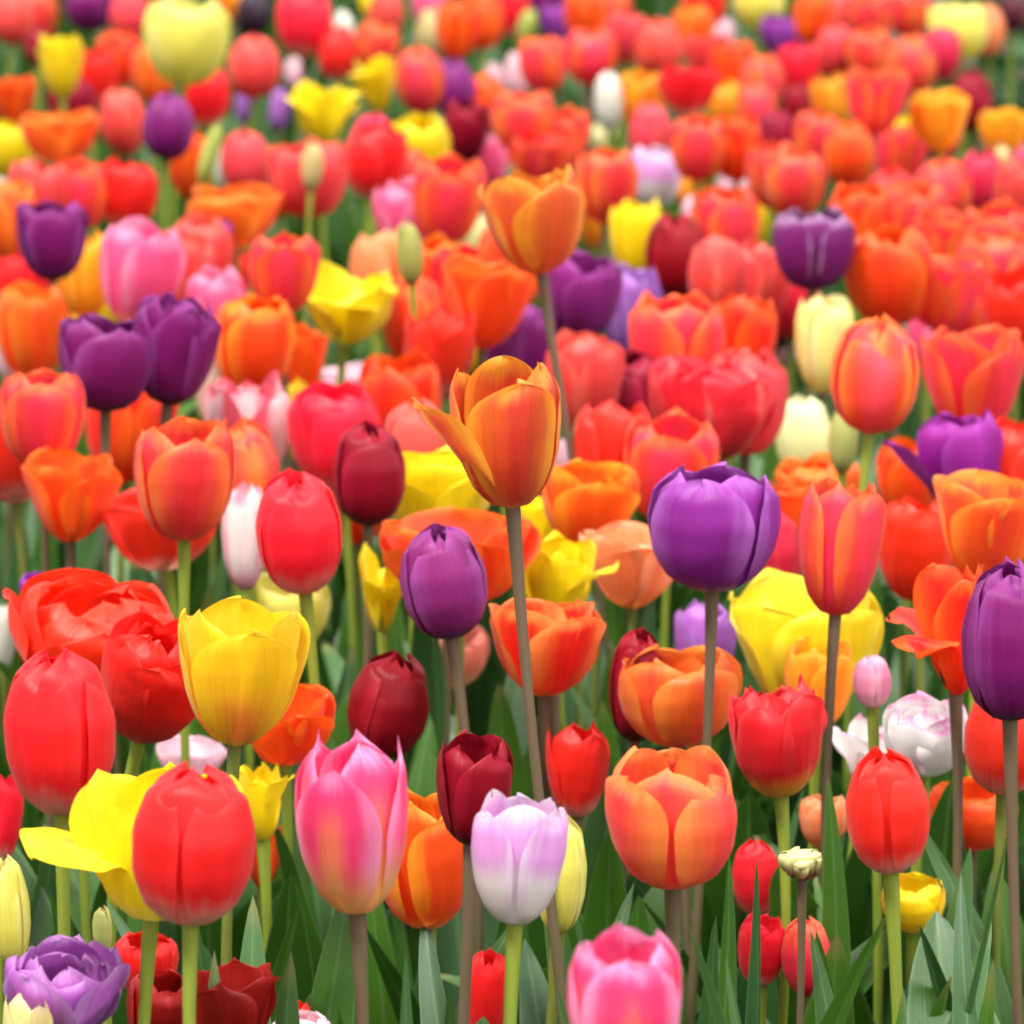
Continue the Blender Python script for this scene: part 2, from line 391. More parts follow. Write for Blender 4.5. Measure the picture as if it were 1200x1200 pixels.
def petal_verts(Rad, H, op, th0, A, off, point, ruffle, hs, ns, nt, hold=None, cusp=0., twist=0., pinch=0., rs=1.):
    """One petal of the cup: a curved sheet from claw to tip. op = openness, A = angular half width."""
    s = np.linspace(0, 1, nt)
    t = 1 - (1 - s) ** 1.7
    r, z = profile(op, t)
    r = r * (1 + (rs - 1) * np.clip(t * 1.6, 0, 1))
    lo = np.clip(t / .36, 0, 1)
    wl_ = .74 + .26 * (lo * lo * (3 - 2 * lo))
    hi = np.clip((t - .56) / .44, 0, 1)
    wh = np.power(np.clip(1 - hi ** (2.5 - point * 1.2), 0, 1), .5 + .4 * point)
    w = wl_ * wh
    u = np.linspace(-1, 1, ns)
    U, T = np.meshgrid(u, t)
    Wd = w[:, None]
    ph = rng.uniform(0, 6.28, 6)
    wide = 1 + .22 * np.clip(1 - op * 1.6, 0, 1) * T ** 3
    th = th0 + U * Wd * A * wide + twist * T ** 2 + .05 * np.sin(3 * T + ph[0]) * T
    rad = r[:, None] + off * np.clip(T * 3, 0, 1)
    rad = rad + .018 * np.exp(-(U / .16) ** 2) * np.sin(np.pi * np.clip(T * 1.1, 0, 1)) * (1 if off > 0 else -1)   # midrib
    fo = rng.uniform(.5, 1.3)
    rad = rad + .034 * fo * np.sin(2.6 * U + ph[1] + 2.6 * T) * T + .017 * fo * np.sin(5.2 * U + ph[2] - 2 * T) * np.sin(np.pi * T)
    edge = np.abs(U) ** 3 * np.clip(T * 2.2 - .5, 0, 1)
    rad = rad + ruffle * edge * np.sin(8.5 * T + ph[3] + 2.0 * np.sign(U))
    rad = rad + (.010 * U ** 2 * (1 if off > 0 else -.6)) * np.clip(T * 2, 0, 1)
    rad = rad + cusp * np.clip((T - .8) / .2, 0, 1) ** 2 * (1 - .4 * np.abs(U))
    Z = z[:, None] * hs + .030 * np.sin(3.1 * U + ph[4]) * T ** 2 + ruffle * .55 * edge * np.cos(9.5 * T + ph[5])
    Z = Z + pinch * np.exp(-(U / .22) ** 2) * np.clip((T - .86) / .14, 0, 1) ** 2
    # a flat-ish petal: pull its edges towards the chord when it stands off the cup
    flat = np.clip((op - .7) / 1.2, 0, .55)
    dth = th - th0
    rr = rad * (1 - flat + flat / np.maximum(np.cos(np.clip(dth, -.9, .9)), .6))
    X = Rad * rr * np.sin(th)
    Y = -Rad * rr * np.cos(th)
    V = np.stack([X, Y, H * Z], -1).reshape(-1, 3)
    uv = np.stack([(U * (.35 + .65 * Wd) + 1) / 2, T], -1).reshape(-1, 2)
    return V, uv

def flower_shape(style, e):
    """List of petals: (angle, openness, A, offset, point, ruffle, height scale, cusp, twist, pinch)."""
    P = []
    g = lambda a, b: rng.uniform(a, b)
    if style in ('E', 'B', 'T', 'C', 'G', 'O', 'L', 'W'):
        op = {'E': g(.0, .14), 'B': 0.0, 'T': g(.3, .45), 'C': g(.34, .60), 'G': g(.82, .95), 'O': g(.85, 1.1), 'L': g(.85, 1.05), 'W': 4.0}[style]
        A = {'E': R(57), 'B': R(66), 'T': R(57), 'C': R(56), 'G': R(56), 'O': R(58), 'L': R(52), 'W': R(56)}[style]
        pt = {'E': .12, 'B': .8, 'T': .7, 'C': .16, 'G': .18, 'O': .1, 'L': .3, 'W': .1}[style]
        rf = {'E': .012, 'B': .0, 'T': .02, 'C': .025, 'G': .03, 'O': .04, 'L': .07, 'W': .09}[style]
        for k in range(3):
            o = op + g(-.05, .07)
            if style in 'CG': o += g(-.08, .14)
            if style == 'T': o += .25
            P.append([120 * k + g(-6, 6), o, A * g(.94, 1.06), .036 if style == 'E' else .05, pt + g(-.1, .15), rf, g(.92, .99), g(-.07, .06), g(-.12, .12), g(-.012, .02) if style != 'T' else .05, 1.0])
        for k in range(3):
            o = op + g(-.08, .04)
            if style == 'T': o -= .1
            P.append([120 * k + 60 + g(-6, 6), o, A * g(.98, 1.08), -.036 if style == 'E' else -.05, pt * .5 + g(-.1, .1), rf, g(.98, 1.05) if style != 'B' else .93, g(-.06, .02), g(-.1, .1), g(-.025, .015), 1.0])
        if style == 'W':
            for p in P: p[1] = g(3.75, 4.0); p[6] *= g(.8, 1.05); p[8] = g(-.35, .35); p[2] *= g(1.05, 1.35); p[7] = g(-.12, .12)
        ops = e.get('ops')
        if style == 'L' and not ops:                      # a blown bloom: two or three petals have fallen outwards
            for k in rng.choice(6, 3, replace=False):
                P[k][1] = g(1.5, 2.1); P[k][10] = g(1.15, 1.45); P[k][6] = g(.75, .95)
        for k, o in enumerate(ops or []):
            P[k][1] = o
            if o > 1.3: P[k][2] = R(42); P[k][10] = 1.7; P[k][6] = .95
        if 'flare' in e:
            k = int(e['flare'])
            P[k][1] = 1.3; P[k][2] = R(58); P[k][6] = .84; P[k][10] = 1.5; P[k][3] = .05; P[k][7] = .14
            if 'fa' in e: P[k][2] = R(e['fa'])
            if 'fang' in e: P[k][0] = e['fang'] - math.degrees(e['yaw'])
    elif style == 'D':
        for lay, (n, o, of, hh) in enumerate(((5, .62, .05, .96), (5, .42, -.09, 1.0), (4, .30, -.28, .98))):
            a0 = g(0, 360)
            for k in range(n):
                P.append([a0 + 360 / n * k + g(-12, 12), o + g(-.12, .28), R(46 if lay < 2 else 58) * g(.85, 1.1), of, .15 + g(-.1, .3), .07, hh * g(.88, 1.05),
                          g(-.12, .10), g(-.25, .25), g(-.05, .03), 1.0])
    if style == 'D' and 'flare' in e:
        for a, o, rs in ((-88, 1.35, 1.55), (-60, 1.6, 1.6), (75, 1.1, 1.25)):
            P.append([a, o, R(30), .05, .6, .05, .72, 0, .1, .03, rs])
    return P

CNT = {}
def build_tulip(e):
    """e: dict with world placement; builds Empty > petals, stem, leaves, pistil."""
    style = e['style']
    bud = style == 'B'
    root = bpy.data.objects.new('tulip_bud' if bud else 'tulip', None)
    root.empty_display_size = .05
    col.objects.link(root)
    base = Vector((e['pos'].x + e['lean'], e['pos'].y + e['leany'], 0))
    root.location = base
    root['label'] = e['label']
    root['category'] = 'tulip bud' if bud else 'tulip'
    root['group'] = e['group']
    near = e['d'] < 3.0
    ns, nt = (19, 22) if e['d'] < 3.0 else ((13, 15) if e['d'] < 4.2 else (9, 11))
    mat = petal_mat(e['colour'])
    # head frame: axis tilted; yaw about its own axis; faces the camera at yaw 0
    Rot = Matrix.Rotation(e['tilt'], 4, 'Y') @ Matrix.Rotation(e['pitch'], 4, 'X') @ Matrix.Rotation(e['yaw'], 4, 'Z')
    Rad, H = e['rad'], e['H']
    petals = flower_shape(style, e)
    # normalise the width the petals really reach
    rmax = 0
    zs = []
    allv = []
    for p in petals:
        V, uv = petal_verts(Rad, H, p[1], R(p[0]), p[2], p[3], max(0, p[4]), p[5], p[6], ns, nt, cusp=p[7], twist=p[8], pinch=p[9], rs=p[10])
        allv.append((V, uv))
    M3 = np.array(Rot.to_3x3())
    tint = (rng.random(), rng.random(), 0, 1)
    cat = np.concatenate([v for v, _ in allv]) @ M3.T
    # projected extents (camera looks along +y, slightly down)
    dep = e['dep']
    xe = cat[:, 0]; ye = cat[:, 2] * math.cos(dep) + cat[:, 1] * math.sin(dep)
    wx, wy = np.ptp(xe), np.ptp(ye)
    sx = 2 * e['rad'] / wx
    sy = e['Hpx'] / wy
    sxy = sx
    sc = np.array([sx, sx, min(max(sy, .6), 4 if style == 'W' else 1.5)])
    cat_s = (np.concatenate([v for v, _ in allv]) * sc) @ M3.T
    xc = (cat_s[:, 0].max() + cat_s[:, 0].min()) / 2
    yy = cat_s[:, 2] * math.cos(dep) + cat_s[:, 1] * math.sin(dep)
    yc = (yy.max() + yy.min()) / 2
    head0 = Vector((e['pos'].x - xc, e['pos'].y, e['pos'].z - yc / math.cos(dep))) - base   # bottom of the head, local
    for V, uv in allv:
        W = (V * sc) @ M3.T + np.array(head0)
        mesh_obj('petal', W, grid_faces(ns, nt), uv, mat, root).color = (tint[0], .5 * tint[1] + .5 * rng.random(), 0, 1)
    if style in 'OGLDC' and near or style == 'L':
        v, f = [], []
        def blob(cx, cy, cz, r0, h):
            b = len(v)
            prof = ((0, .6), (.25, .9), (.7, .8), (.85, 1.15), (1, .5))
            for zz, q in prof:
                for k in range(6):
                    a = k * math.pi / 3
                    v.append((cx + r0 * q * math.cos(a), cy + r0 * q * math.sin(a), cz + h * zz))
            for j in range(4):
                for k in range(6):
                    f.append((b + j * 6 + k, b + j * 6 + (k + 1) % 6, b + j * 6 + 6 + (k + 1) % 6, b + j * 6 + 6 + k))
            f.append(tuple(b + 24 + k for k in range(6)))
        blob(0, 0, .1 * H, .10 * Rad + .0015, .34 * H)
        W = np.array(v) @ M3.T + np.array(head0)
        mesh_obj('pistil', W, f, None, M_PISTIL, root)
        v, f = [], []
        for k in range(6):
            a = k * math.pi / 3 + .3
            blob(.26 * Rad * math.cos(a), .26 * Rad * math.sin(a), .1 * H, .035 * Rad, .32 * H)
        W = np.array(v) @ M3.T + np.array(head0)
        mesh_obj('stamens', W, f, None, M_ANTHER, root)
    # stem: from the ground to the claw of the petals
    axis = Rot @ Vector((0, 0, 1))
    top = head0 + axis * (.004)
    p1 = top - axis * (top.z * .45)
    p0 = Vector((0, 0, -.02))
    pm = Vector((p0.x + rng.uniform(-.022, .022), p0.y + rng.uniform(-.012, .012), top.z * .45))
    n = 16
    rs = e['srad']
    v, f, uvs = [], [], []
    for j in range(n):
        q = j / (n - 1)
        P_ = p0 * (1 - q) ** 3 + pm * 3 * q * (1 - q) ** 2 + p1 * 3 * q * q * (1 - q) + top * q ** 3
        rr = rs * (1.18 - .28 * q + .05 * math.sin(9 * q + top.x * 400))
        if q > .86: rr *= 1 + .55 * ((q - .86) / .14) ** 2      # swells into the flower
        for k in range(10):
            a = k * math.pi / 5
            v.append((P_.x + rr * math.cos(a), P_.y + rr * math.sin(a), P_.z)); uvs.append((k / 9, q))
    for j in range(n - 1):
        for k in range(10):
            f.append((j * 10 + k, j * 10 + (k + 1) % 10, j * 10 + 10 + (k + 1) % 10, j * 10 + 10 + k))
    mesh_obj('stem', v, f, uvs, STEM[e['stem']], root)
    e['root'] = root; e['base'] = base
    return root

def leaf_mesh(p0, p1, p2, width, facing, twist, mat, parent=None, fold=.35, name='leaf', taper=.7):
    """A tulip leaf: a long blade, folded along its middle, from p0 by p1 to the tip p2; the tip nods a little."""
    ns, nt = 9, 26
    v, uv = [], []
    ph = rng.uniform(0, 6.28, 3)
    nod = rng.uniform(-.03, .055); wave = rng.uniform(.04, .20)
    for j in range(nt):
        q = 1 - (1 - j / (nt - 1)) ** 1.25
        P_ = p0 * (1 - q) ** 2 + p1 * 2 * q * (1 - q) + p2 * q * q
        T_ = ((p1 - p0) * 2 * (1 - q) + (p2 - p1) * 2 * q)
        T_ = T_.normalized() if T_.length > 1e-6 else Vector((0, 0, 1))
        a = facing + twist * (q - .6) + .18 * math.sin(4 * q + ph[2])
        S = Vector((math.cos(a), math.sin(a), 0))
        S = (S - T_ * S.dot(T_)).normalized()
        N_ = T_.cross(S)
        w = width * .5 * min(1, .35 + q * 1.9)
        if q > taper:
            x = (q - taper) / (1 - taper)
            w *= max(0, 1 - x ** 2.1) ** .75
        P_ = P_ + N_ * (nod * max(0, q - .55) ** 2 * 8 + .004 * math.sin(5 * q + ph[0])) + S * (.004 * math.sin(3.5 * q + ph[1]))
        for i in range(ns):
            u = i / (ns - 1) * 2 - 1
            lift = fold * w * (abs(u) ** 1.3) * (1.1 - .6 * q) + wave * w * math.sin(11 * q + ph[0] + (1.4 if u > 0 else 0)) * abs(u) ** 2
            v.append(P_ + S * (u * w * (1 - .12 * fold)) + N_ * lift); uv.append(((u + 1) / 2, q))
    return mesh_obj(name, v, grid_faces(ns, nt), uv, mat, parent)

# ------------------------------------------------------------------ the bed, bloom by bloom
# columns: picture x, y, width, height of the head; form; colour; options | label
TABLE = """
15 20 50 66 E cred | coral red tulip cut by the top left corner of the photo
40 22 56 70 C coral keep=1 | orange red tulip behind the small maroon bud near the top left corner
45 55 30 48 E mar keep=1 | small maroon tulip bud in front of coral blooms near top left corner
107 8 60 56 C pur | purple tulip cut by the top edge, between the maroon bud and pale yellow bloom
152 16 46 62 E cred | slim coral red tulip between the top edge purple tulip and pale yellow bloom
184 4 28 36 E mar keep=1 | dim maroon tulip at the top edge just before the pale yellow bloom
219 48 102 108 C pyel yaw=20 | big pale lemon yellow tulip rising above the far rows near the top
270 -2 44 44 C tang | orange tulip cut by the top edge between pale yellow bloom and near-black bud
297 16 32 48 E black | near-black tulip bud at the top edge beyond the pale yellow tulip
356 28 62 78 C red | far red tulip at the top edge just after the near-black bud
396 62 40 56 E red | far red tulip just above the ragged bright yellow bloom
70 78 52 78 O yel | yellow tulip peeking out behind a red tulip, below the maroon bud
107 92 62 74 C red | red tulip with ruffled rim in front of a yellow one at far left
14 116 62 52 O ored | orange red open tulip at the left edge beside a ruffled red one
140 68 46 60 C ored | orange tulip half hidden just before the big pale yellow bloom
180 86 46 58 C orange | orange tulip tucked under the lip of the big pale yellow bloom
145 142 50 78 E cred | coral pink tulip touching the dark purple tulip under the pale yellow bloom
197 148 60 82 E pur yaw=0 tilt=3 stem=green k=0.94 | dark purple tulip on a green stem directly below the pale yellow bloom
240 112 56 60 C red | red tulip just below the pale yellow bloom and above a slanting green bud
298 78 62 76 E cred | rounded coral red tulip tucked under the near-black bud
246 180 26 74 B bud tilt=16 k=.93 | slanting green tulip bud beside the far dark purple tulip
288 122 24 42 E lilac | small lilac tulip below the rounded coral one near the near-black bud
345 86 22 34 E lpink | tiny pale pink tulip above the ragged bright yellow bloom
328 128 24 46 E lilac | lilac tulip edge showing just before the ragged bright yellow bloom
380 132 90 80 L yel | ragged bright yellow tulip with spread petals in the upper far rows
70 160 96 66 O orange | wide open orange tulip with two rounded petals near the left edge
12 176 56 62 C yel | bright yellow tulip at the left edge among orange blooms
8 222 34 40 E white | white tulip sliver at the left edge below a bright yellow one
44 226 66 76 C cred | pinkish red tulip above the purple cup near the left edge
92 226 76 82 C coral yaw=0 | orange pink tulip with a broad front petal behind the purple cup at left
150 226 66 80 C red | deep red tulip behind a pink one, below the dark purple tulip
256 196 22 46 E white | white tulip sliver just before the pink red egg-shaped bloom
288 190 56 68 E cred yaw=0 | pink red egg-shaped tulip with a pale edge, beside the bud before a red bloom
362 208 94 98 C cred yaw=0 | large coral red tulip directly behind the tan green bud
366 195 27 60 B tanbud k=.90 | tan green tulip bud standing in front of a large coral red bloom
275 252 100 66 O orange | open orange tulip with ragged petals above the small violet bud
253 278 40 42 C vio keep=1 | small violet tulip bud in front of an open orange bloom
62 281 86 98 C pur yaw=10 stem=brown k=0.93 | rounded purple tulip cup near the left edge above the paired purple blooms
168 318 86 120 C pink yaw=25 | bright pink tulip with a folded rim behind the front purple blooms at left
85 126 48 46 C mar | dark crimson tulip shadowed between red and orange blooms at far left
8 258 42 72 C orange | orange tulip at the left edge beside the rounded purple cup
325 212 30 56 E orange | orange tulip showing between a pink red egg and large coral bloom
334 319 86 92 C coral yaw=5 stem=brown k=0.9 | coral orange tulip cup on a brown stem in front of spread yellow petals
222 192 28 56 C ored | orange red tulip sliver between the far dark purple tulip and slanting bud
50 6 26 30 C yel | tiny yellow tulip at the top edge above the maroon bud
403 36 22 46 E white | white tulip sliver near the top, beside far coral blooms
437 6 30 34 C yel | yellow tulip cut by the top edge beside a white sliver
452 16 36 50 E cred | pinkish red tulip at the top edge after the small yellow one
442 58 46 54 C coral | small coral tulip above the ragged yellow bloom at the top
505 10 42 48 C pink | hot pink tulip at the top edge near the middle
508 40 34 38 E tanbud | tan yellow closed tulip under the hot pink one at the top
537 34 36 72 C ored | narrow orange red tulip beside the tan closed one at top
566 26 42 64 C ored | orange red tulip at the top edge above a gap of green leaves
597 12 46 48 C red | bright red tulip at the top edge beside a small green bud
640 0 46 34 C pur | very dark purple tulip cut by the top edge above the violet bloom
653 27 40 48 C vio keep=1 | small violet tulip near the top edge in the middle
618 30 24 44 B bud tilt=14 | small slanting green bud beside the violet tulip at the top
687 20 50 64 C ored | orange tulip just after the violet one at the top edge
636 75 54 60 C coral | coral orange tulip below the violet bloom near the top
692 66 62 64 C coral yaw=0 | round peach coral tulip between two coral blooms near the top
735 42 46 62 C cred | pinkish red tulip with a pale rim near the top edge
772 56 54 72 E cred | hot coral pink tulip above the slim white tulip
720 10 32 40 E coral | brownish coral tulip at the top edge in shadow
492 93 54 82 E coral yaw=0 | coral red egg-shaped tulip touching the far purple egg
532 103 46 68 E pur yaw=0 | dark purple egg-shaped tulip in the upper middle rows
567 122 34 58 E ored | orange tulip just behind the far purple egg-shaped one
440 100 62 72 L yel | yellow tulip with a twisted petal before the coral red egg
440 188 64 94 C red | red tulip directly behind the hot pink pointed bloom
437 170 50 82 E hot yaw=0 stem=green k=0.95 | hot pink red pointed tulip on a green stem beside a yellow bloom
492 173 72 84 C yel yaw=30 | bright yellow tulip with two lobes beside the hot pink pointed bloom
547 153 36 42 C mar | small crimson tulip beside the two-lobed yellow bloom
579 92 22 34 E lpink | tiny pink tulip beside the lilac white sliver in the upper middle
606 88 28 48 E lpink | lilac white closed tulip sliver after the far purple egg
612 143 74 74 C coral yaw=0 | wide pink coral tulip above the tall upper bronze bloom
660 162 48 60 C coral | peach orange tulip touching a wide pink coral one
679 148 18 34 E lilac | thin lilac tulip edge beside a peach orange bloom
713 118 32 64 E white | slim white tulip in front of orange yellow petals in the far rows
752 115 52 62 C tang | orange yellow tulip directly after the slim white one
708 160 32 32 C cream | small cream tulip below the slim white one
570 190 50 58 C pink | candy pink tulip just above the tall upper bronze bloom
635 186 82 52 O coral | open coral tulip peeking over the rim of the upper bronze bloom
526 232 70 112 C coral yaw=0 stem=brown | tall coral red tulip just before the upper bronze bloom
477 256 68 88 C pink yaw=40 | pink tulip with pale tips behind the large green bud
624 257 128 132 G bronze yaw=26 stem=brown k=.80 lean=.070 tilt=-8 pitch=0 | tall upper bronze orange tulip goblet standing above the others
711 217 68 92 C coral yaw=20 stem=brown | coral red tulip directly after the rim of the upper bronze goblet
768 207 60 64 C lpinkw yaw=0 | white tulip with a lilac top above the maroon egg in the far rows
747 281 56 82 C yel | bright yellow tulip behind the maroon egg beside the purple cups
792 300 50 78 E mar yaw=0 | maroon egg-shaped tulip below the lilac-topped white one
763 158 40 54 E cred | coral pink tulip under the orange yellow bloom in far rows
818 173 62 70 C coral yaw=0 | round coral tulip below the purple-centred red bloom
806 106 76 60 O red | open red tulip around a purple bloom in the far rows
807 124 44 40 D pur | purple ruffled tulip nested against the open red bloom
567 282 44 50 O cream | cream yellow open tulip in shadow under the tall upper bronze bloom
480 296 33 78 B budg stem=green k=.86 | large green tulip bud on a tall green stem left of the centre
697 262 30 46 C tang | yellow orange tulip sliver behind the stem side of the upper bronze goblet
825 8 52 44 C red | red tulip cut by the top edge past the slim white tulip
890 5 62 44 C pyel | pale yellow tulip cut by the top edge above the violet bloom
812 34 38 44 C orange | orange tulip near the top edge beside a pale pink one
843 40 36 36 C lpink | pale pink tulip near the top edge under the red one
828 64 58 46 O cred | wide coral pink tulip below the pale pink one near the top
918 41 56 46 C vio | violet tulip below the pale yellow bloom at the top right
953 22 38 56 C ored | orange red tulip at the top edge just after the top right violet bloom
985 14 42 50 E cred | rosy red tulip at the top edge near the right
978 60 40 54 E cred yaw=0 | rosy egg-shaped tulip hanging over green gap at the top right
1020 22 52 58 C coral | coral tulip at the top edge, two blooms before the pale yellow one
1066 14 52 54 C coral | coral red tulip at the top edge touching the pale lemon bloom
1018 62 52 54 C coral | coral orange tulip above the open-cup coral one at the upper right
1068 76 60 74 E coral yaw=0 | rounded coral tulip below the top edge before the crimson pink one
1104 62 36 58 E hot | crimson pink tulip just under the pale lemon bloom at upper right
1122 36 72 74 C pyel yaw=0 | pale lemon tulip near the top right corner beside the green shrub
1158 34 24 38 E peach | small peach tulip between the pale lemon bloom and green shrub
1186 14 36 42 E dark | dark maroon tulip in the top right corner over the green shrub
858 80 42 54 C ored | orange tulip below the wide coral pink one in upper right rows
832 86 34 40 C yel | yellow tulip above the open red bloom with purple neighbour
850 122 46 50 C tang | golden orange tulip beside the purple ruffled bloom in the far rows
893 96 46 64 E coral | coral tulip above a narrower coral egg in upper right rows
887 130 36 60 E coral yaw=0 stem=green | narrow coral egg-shaped tulip on a thin green stem, upper right
862 173 50 72 C ored | orange red tulip with folded rim under the golden orange one
935 82 38 60 C red | red tulip above the small maroon bud in the upper right rows
935 124 34 56 E mar yaw=0 keep=1 | small maroon tulip bud below a red bloom, upper right rows
922 99 22 36 E vio | little violet tulip just behind the upper right maroon bud
973 118 48 58 C tang | golden tulip beside the open coral cup on the upper right
1030 118 76 84 G coral yaw=60 stem=brown k=0.93 | open coral red cup with a deep notch in the upper right rows
908 166 30 44 E mar | maroon tulip in shadow behind the narrow coral egg's stem
918 160 26 38 E pink | pink tulip edge beside a shaded maroon bloom, upper right
995 180 60 78 E ored yaw=0 | orange red egg-shaped tulip directly under the open coral cup
932 213 72 82 C coral yaw=0 | rounded coral tulip just above the dark purple cup on the right
957 166 42 48 C coral | small coral tulip before the orange red egg at upper right
1100 140 72 78 O tang | golden orange open tulip behind a rosy egg at upper right
1103 148 36 54 E cred yaw=0 | rosy egg-shaped tulip in front of golden petals at upper right
1052 154 38 38 C yel | yellow tulip showing between the open coral cup and golden petals
1138 118 38 70 E mar yaw=0 | maroon tulip between golden petals and the green shrub
1150 128 22 40 E lilac | lilac tulip edge next to the maroon one by the green shrub
1176 156 62 54 O tang | golden orange tulip at the right edge below the green shrub
1172 194 26 56 B tanbud k=.94 | tan tulip bud near the right edge beside a rose bloom
1194 186 34 40 C pink | lilac pink tulip at the right edge behind the tan bud
1148 216 40 86 E hot | narrow rose red tulip beside the tan bud near right edge
1055 182 52 50 C coral | pinkish coral tulip above the red egg in the right rows
1042 236 56 72 E red yaw=0 | red egg-shaped tulip touching a larger coral egg at right
1103 226 72 84 E coral yaw=0 | pink coral egg-shaped tulip with orange edges in the right rows
1196 226 44 88 C cred | pinkish red tulip cut by the right edge below the tan bud
860 223 42 40 C lpink | pale lilac pink tulip above a coral bloom beside the purple cup
813 252 24 40 E lpink | small pinkish white tulip beside the maroon egg
850 266 60 78 C coral | coral red tulip between the maroon egg and dark purple cup
890 258 34 46 C yel | small yellow tulip against the rim of the dark purple cup
954 291 98 100 C pur2 yaw=60 stem=brown k=0.92 | dark purple open cup with pale petal tips in the right rows
1110 282 74 60 O coral | wide coral tulip below the pink coral egg in the right rows
1165 284 64 60 C coral | coral tulip near the right edge below a narrow rose bloom
1158 262 26 36 E cream | cream tulip sliver between coral blooms near the right edge
806 216 34 46 C tang | golden orange tulip sliver beside the lilac-topped white one
25 346 48 64 C red | red tulip beneath the rounded purple cup's left side
4 326 22 60 E white | white tulip cut by the left edge beside the purple cup
97 320 58 84 C tang | golden orange tulip between the rounded purple cup and the pink bloom
117 350 46 62 C yel | yellow tulip in front of a golden one behind the paired purple blooms
210 322 58 70 C cred | coral pink tulip between the bright pink bloom and the double purple
270 324 50 54 D red | ruffled red tulip behind the pink one next to the coral cup
255 366 62 98 C pink yaw=15 | candy pink tulip with shaggy petals after the double purple bloom
248 448 34 80 E peachw | pale peach tulip in the shade below the double purple bloom
125 425 114 118 C pur yaw=25 stem=brown k=.9 | large purple cup, front bloom of the touching purple pair
208 408 106 138 D pur tilt=8 k=.94 | double purple tulip with layered petals behind the front purple cup
298 403 74 108 C orange2 yaw=20 | vivid orange tulip with yellow margin under the coral cup
403 355 124 102 L yel yaw=50 | large spread yellow tulip behind the brown-stemmed coral cup
345 425 62 50 O ored | orange red tulip under the spread yellow petals
20 405 50 72 C lpink | pale lilac pink tulip at the left edge above the coral cup
38 386 52 54 C orange | orange tulip behind the pale lilac pink one at the left edge
75 396 44 52 C tang | golden orange tulip directly behind the front purple cup's edge
38 430 52 54 C vio | violet tulip just over the rim of the left coral cup
50 490 100 118 C coral yaw=5 stem=brown k=0.93 | coral orange cup at the left edge on a brown stem
165 482 48 54 C red | red tulip in shade below the paired purple blooms
216 560 122 150 C coral yaw=12 stem=green k=.93 | large pink coral cup with orange rim on a green stem, left middle
284 556 48 104 E coral | narrow orange coral tulip directly behind the large pink coral cup
85 580 106 106 O ored | wide orange red tulip behind the stems at the left middle
290 500 70 108 C stripe yaw=60 | pinkish white tulip with red striped petals at the left middle
318 456 42 46 C lpink | curled pale pink tulip behind the red striped white one
392 512 88 108 C red yaw=30 | rounded red tulip right behind the maroon egg left of centre
425 452 92 44 O lpink | wide pale pink tulip above the rounded red one left of centre
343 490 42 80 C yel | yellow tulip strip beside the red striped white bloom
350 622 104 152 E red yaw=10 stem=green k=.92 | upright red egg tulip on a light green stem, left of the maroon egg
286 628 48 118 C whitepink | white and pink tulip half hidden behind the upright red egg
8 524 36 56 C red | small red tulip at the left edge below the coral cup
573 352 98 108 O ored2 yaw=40 | wide orange red open tulip behind the upper bronze stem
505 326 44 66 C orange2 | red orange tulip just after the large green bud
447 322 38 54 C peach | peach tulip behind the spread yellow petals and the green bud
515 412 76 104 D red | ragged red double tulip above the central bronze bloom
685 345 90 106 C pur3 yaw=15 stem=brown k=0.96 | rounded violet purple tulip touching the upper bronze goblet's stem
742 362 58 88 C lilac yaw=40 | light lilac tulip directly after the rounded violet purple one
610 408 70 66 C pur yaw=50 | purple tulip peeking over the rim of the central bronze bloom
570 506 178 186 C bronze2 yaw=8 fang=-68 fa=50 stem=brown k=.78 lean=.05 tilt=-4 pitch=0 flare=5 | central wide bronze orange tulip with one petal spread out
448 490 46 60 C tang | golden orange tulip sliver above the maroon egg, left of centre
433 553 68 113 E mar yaw=15 stem=brown k=0.95 | maroon egg-shaped tulip left of the central bronze bloom
487 526 56 94 E dusty yaw=10 stem=green k=0.94 | dusty coral closed tulip under the spread bronze petal
515 576 140 108 O yel | yellow tulip directly behind the central bronze bloom
685 446 58 94 C cred | rose pink tulip behind the stem of the rounded violet tulip
742 472 54 90 E mar | deep maroon tulip in shade below the light lilac bloom
688 512 33 68 B pinkbud | closed pale green and pink bud beside the tall bronze stem
792 405 92 122 C coral yaw=70 | orange coral cup with tall petals, centre right
835 478 134 116 D red2 | wide ruffled red tulip with a pale streak above the big purple cup
787 545 86 92 C coral | coral orange tulip behind the rim of the big purple cup
692 590 104 100 O orange2 yaw=10 | orange tulip with yellow edges behind the tall bronze stem
720 536 50 48 C red | small red tulip in shade above the yellow-edged orange bloom
660 548 28 58 E lpink | pale pink sliver of tulip beside the central bronze bloom
486 376 38 72 E ored | orange red sliver tulip along the large bud's stem
562 414 40 40 C yel | yellow tulip sliver below the wide orange red open bloom
840 322 56 86 E cred yaw=60 stem=green k=0.95 | coral red closed tulip on a bright green stem before the purple cup
893 330 62 80 C cred k=0.96 | rose coral tulip between the closed coral and the purple cup
926 342 36 66 E hot | dark rose tulip tucked under the purple open cup
908 376 52 56 C dark | near-black maroon tulip in shade below the purple open cup
966 402 58 98 C creamy yaw=30 | creamy yellow tulip with peach petals behind the purple cup's stem
1042 322 88 112 C ored yaw=0 | deep orange tulip right behind the large coral egg
1100 342 98 88 O coral yaw=60 | open coral tulip with parted petals above the wide coral one
1026 438 102 144 E coral2 yaw=-4 stem=green k=.93 | large coral red egg-shaped tulip with a glowing front petal, right of centre
1086 392 40 66 C pink | lilac pink tulip between the large coral egg and wide coral bloom
1140 372 64 56 O coral | coral tulip with pale rim above the wide coral bloom
1140 446 128 138 G coral yaw=40 k=.97 | wide coral orange tulip with spread petals near the right edge
1188 366 44 92 C red | pinkish red tulip cut by the right edge above a green stem
